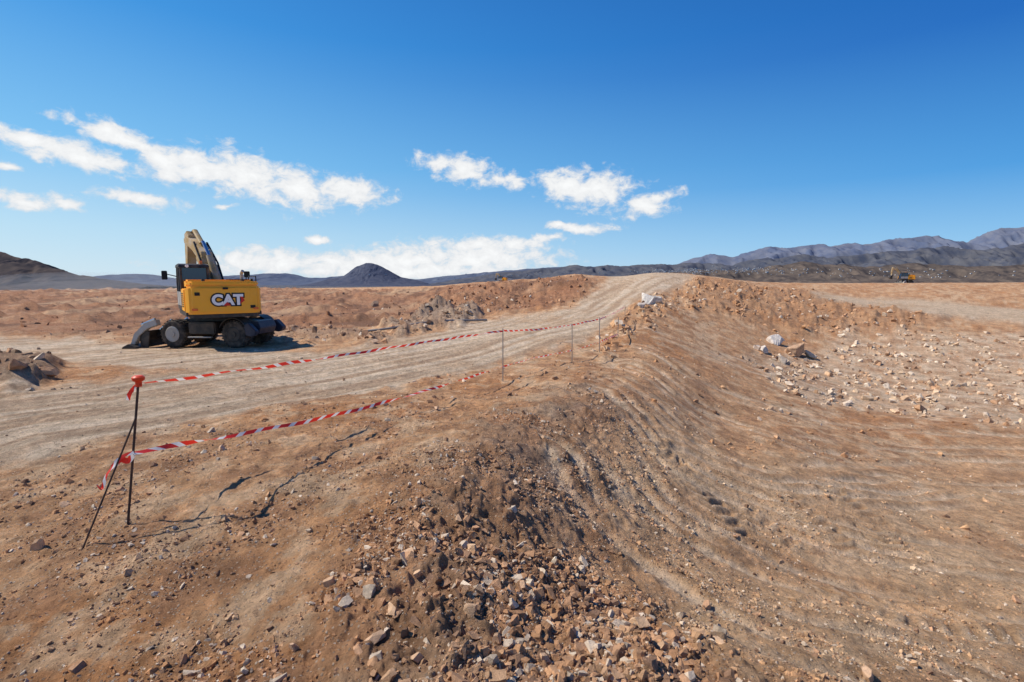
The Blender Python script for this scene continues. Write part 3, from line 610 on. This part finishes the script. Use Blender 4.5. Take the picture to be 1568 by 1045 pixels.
def M1(op,a,b=None,c=None,clamp=False):
    q=N.new('ShaderNodeMath'); q.operation=op; q.use_clamp=clamp
    for i_,v in enumerate((a,b,c)):
        if v is None: continue
        if isinstance(v,(int,float)): q.inputs[i_].default_value=v
        else: Lk.new(v,q.inputs[i_])
    return q.outputs[0]
def MR_(s_,a,b,c,d,sm_=False):
    q=N.new('ShaderNodeMapRange'); q.interpolation_type='SMOOTHSTEP' if sm_ else 'LINEAR'
    for i_,v in enumerate((a,b,c,d)): q.inputs[i_+1].default_value=v
    Lk.new(s_,q.inputs[0]); return q.outputs[0]
AZ=M1('ARCTAN2',sep.outputs[0],sep.outputs[1]); EL=M1('ARCSINE',sep.outputs[2])
cb=N.new('ShaderNodeCombineXYZ'); Lk.new(AZ,cb.inputs[0]); Lk.new(EL,cb.inputs[1])
def azel(u,v):
    d=ray(u,v); d=d/np.linalg.norm(d); return math.atan2(d[0],d[1]),math.asin(d[2])
def ramp(stops):
    q=N.new('ShaderNodeValToRGB'); cr=q.color_ramp
    while len(cr.elements)<len(stops): cr.elements.new(.5)
    for e,(p_,c_) in zip(cr.elements,stops): e.position=p_; e.color=(*c_,1)
    Lk.new(EL,q.inputs[0]); return q.outputs[0]
rl=ramp([(0,(.64,.81,.92)),(.08,(.50,.75,.93)),(.2,(.22,.57,.93)),(.4,(.050,.34,.82)),(.65,(.012,.17,.62)),(1,(.008,.10,.42))])
rr_=ramp([(0,(.40,.64,.87)),(.06,(.25,.55,.88)),(.16,(.065,.34,.77)),(.35,(.006,.14,.54)),(.6,(.0,.065,.34)),(1,(.0,.05,.28))])
fz=MR_(sep.outputs[0],-.75,.7,0,1)
gx=N.new('ShaderNodeMix'); gx.data_type='RGBA'; Lk.new(fz,gx.inputs[0]); Lk.new(rl,gx.inputs[6]); Lk.new(rr_,gx.inputs[7])
gs=N.new('ShaderNodeVectorMath'); gs.operation='SCALE'; Lk.new(gx.outputs[2],gs.inputs[0]); gs.inputs['Scale'].default_value=10.
sk=N.new('ShaderNodeMix'); sk.data_type='RGBA'; sk.inputs[0].default_value=.90; Lk.new(sky.outputs[0],sk.inputs[6]); Lk.new(gs.outputs[0],sk.inputs[7])
wn=N.new('ShaderNodeTexNoise'); wn.inputs['Scale'].default_value=14; wn.inputs['Detail'].default_value=4; wn.inputs['Roughness'].default_value=.6; Lk.new(cb.outputs[0],wn.inputs['Vector'])
ws=N.new('ShaderNodeVectorMath'); ws.operation='SUBTRACT'; Lk.new(wn.outputs['Color'],ws.inputs[0]); ws.inputs[1].default_value=(.5,.5,.5)
wm=N.new('ShaderNodeVectorMath'); wm.operation='MULTIPLY_ADD'; Lk.new(ws.outputs[0],wm.inputs[0]); wm.inputs[1].default_value=(.045,.03,0); Lk.new(cb.outputs[0],wm.inputs[2])
CL=[(45,215,80,18,14),(125,238,90,19,12),(195,215,75,16,18),(240,240,50,16,35),(295,255,70,27,6),(375,268,82,30,9),(455,290,68,28,4),(530,290,56,18,8),
(45,308,50,10,8),(100,310,20,10,0),(10,258,22,6,8),(215,306,55,11,5),(350,319,14,5,0),(485,368,18,6,0),(672,247,32,13,8),(708,258,42,19,10),(775,277,25,13,0),
(865,280,42,22,0),(910,290,54,25,4),(988,318,38,14,-8),(1012,304,26,10,-20),(895,350,44,7,3),(850,345,14,5,0),
(420,402,105,18,0),(540,402,80,17,0),(625,396,85,23,-2),(740,396,100,23,0),(790,375,36,10,0),(620,414,210,16,0),(725,378,55,12,0),(840,366,24,7,0)]
m_=None
for (u,v,a,b,t) in CL:
    c=azel(u,v); e=azel(u+a,v); f=azel(u,v-b); mp=N.new('ShaderNodeMapping'); mp.vector_type='TEXTURE'; mp.inputs['Location'].default_value=(c[0],c[1],0); mp.inputs['Rotation'].default_value=(0,0,-math.radians(t)); mp.inputs['Scale'].default_value=(abs(e[0]-c[0]),abs(f[1]-c[1]),1)
    Lk.new(wm.outputs[0],mp.inputs[0]); ln=N.new('ShaderNodeVectorMath'); ln.operation='LENGTH'; Lk.new(mp.outputs[0],ln.inputs[0])
    m_=ln.outputs['Value'] if m_ is None else M1('SMOOTH_MIN',m_,ln.outputs['Value'],.3)
st=N.new('ShaderNodeMapping'); st.inputs['Scale'].default_value=(1,1.5,1); Lk.new(cb.outputs[0],st.inputs[0])
cn=N.new('ShaderNodeTexNoise'); cn.inputs['Scale'].default_value=30; cn.inputs['Detail'].default_value=7; cn.inputs['Roughness'].default_value=.64; cn.inputs['Distortion'].default_value=.3; Lk.new(st.outputs[0],cn.inputs['Vector'])
dens=M1('ADD',M1('SUBTRACT',1.35,m_),M1('MULTIPLY',M1('SUBTRACT',cn.outputs[0],.5),3.2))
alpha=MR_(dens,-.15,.9,0,1,True)
cshade=MR_(dens,.3,1.5,8.0,9.9)
ccol=N.new('ShaderNodeCombineColor'); Lk.new(M1('MULTIPLY',cshade,.97),ccol.inputs[0]); Lk.new(M1('MULTIPLY',cshade,.985),ccol.inputs[1]); Lk.new(M1('ADD',M1('MULTIPLY',cshade,.9),.9),ccol.inputs[2])
mx=N.new('ShaderNodeMix'); mx.data_type='RGBA'; Lk.new(alpha,mx.inputs[0]); Lk.new(sk.outputs[2],mx.inputs[6]); Lk.new(ccol.outputs[0],mx.inputs[7]); Lk.new(mx.outputs[2],bg.inputs[0])

cam=bpy.data.cameras.new('camera'); cam.sensor_width=36; cam.lens=18; cam.clip_start=.05; cam.clip_end=60000
co=bpy.data.objects.new('camera',cam); co.location=tuple(EYE); co.rotation_euler=(math.pi/2-PITCH,0,0); scene.collection.objects.link(co); scene.camera=co
scene.view_settings.view_transform='Standard'; scene.view_settings.look='None'; scene.view_settings.exposure=0
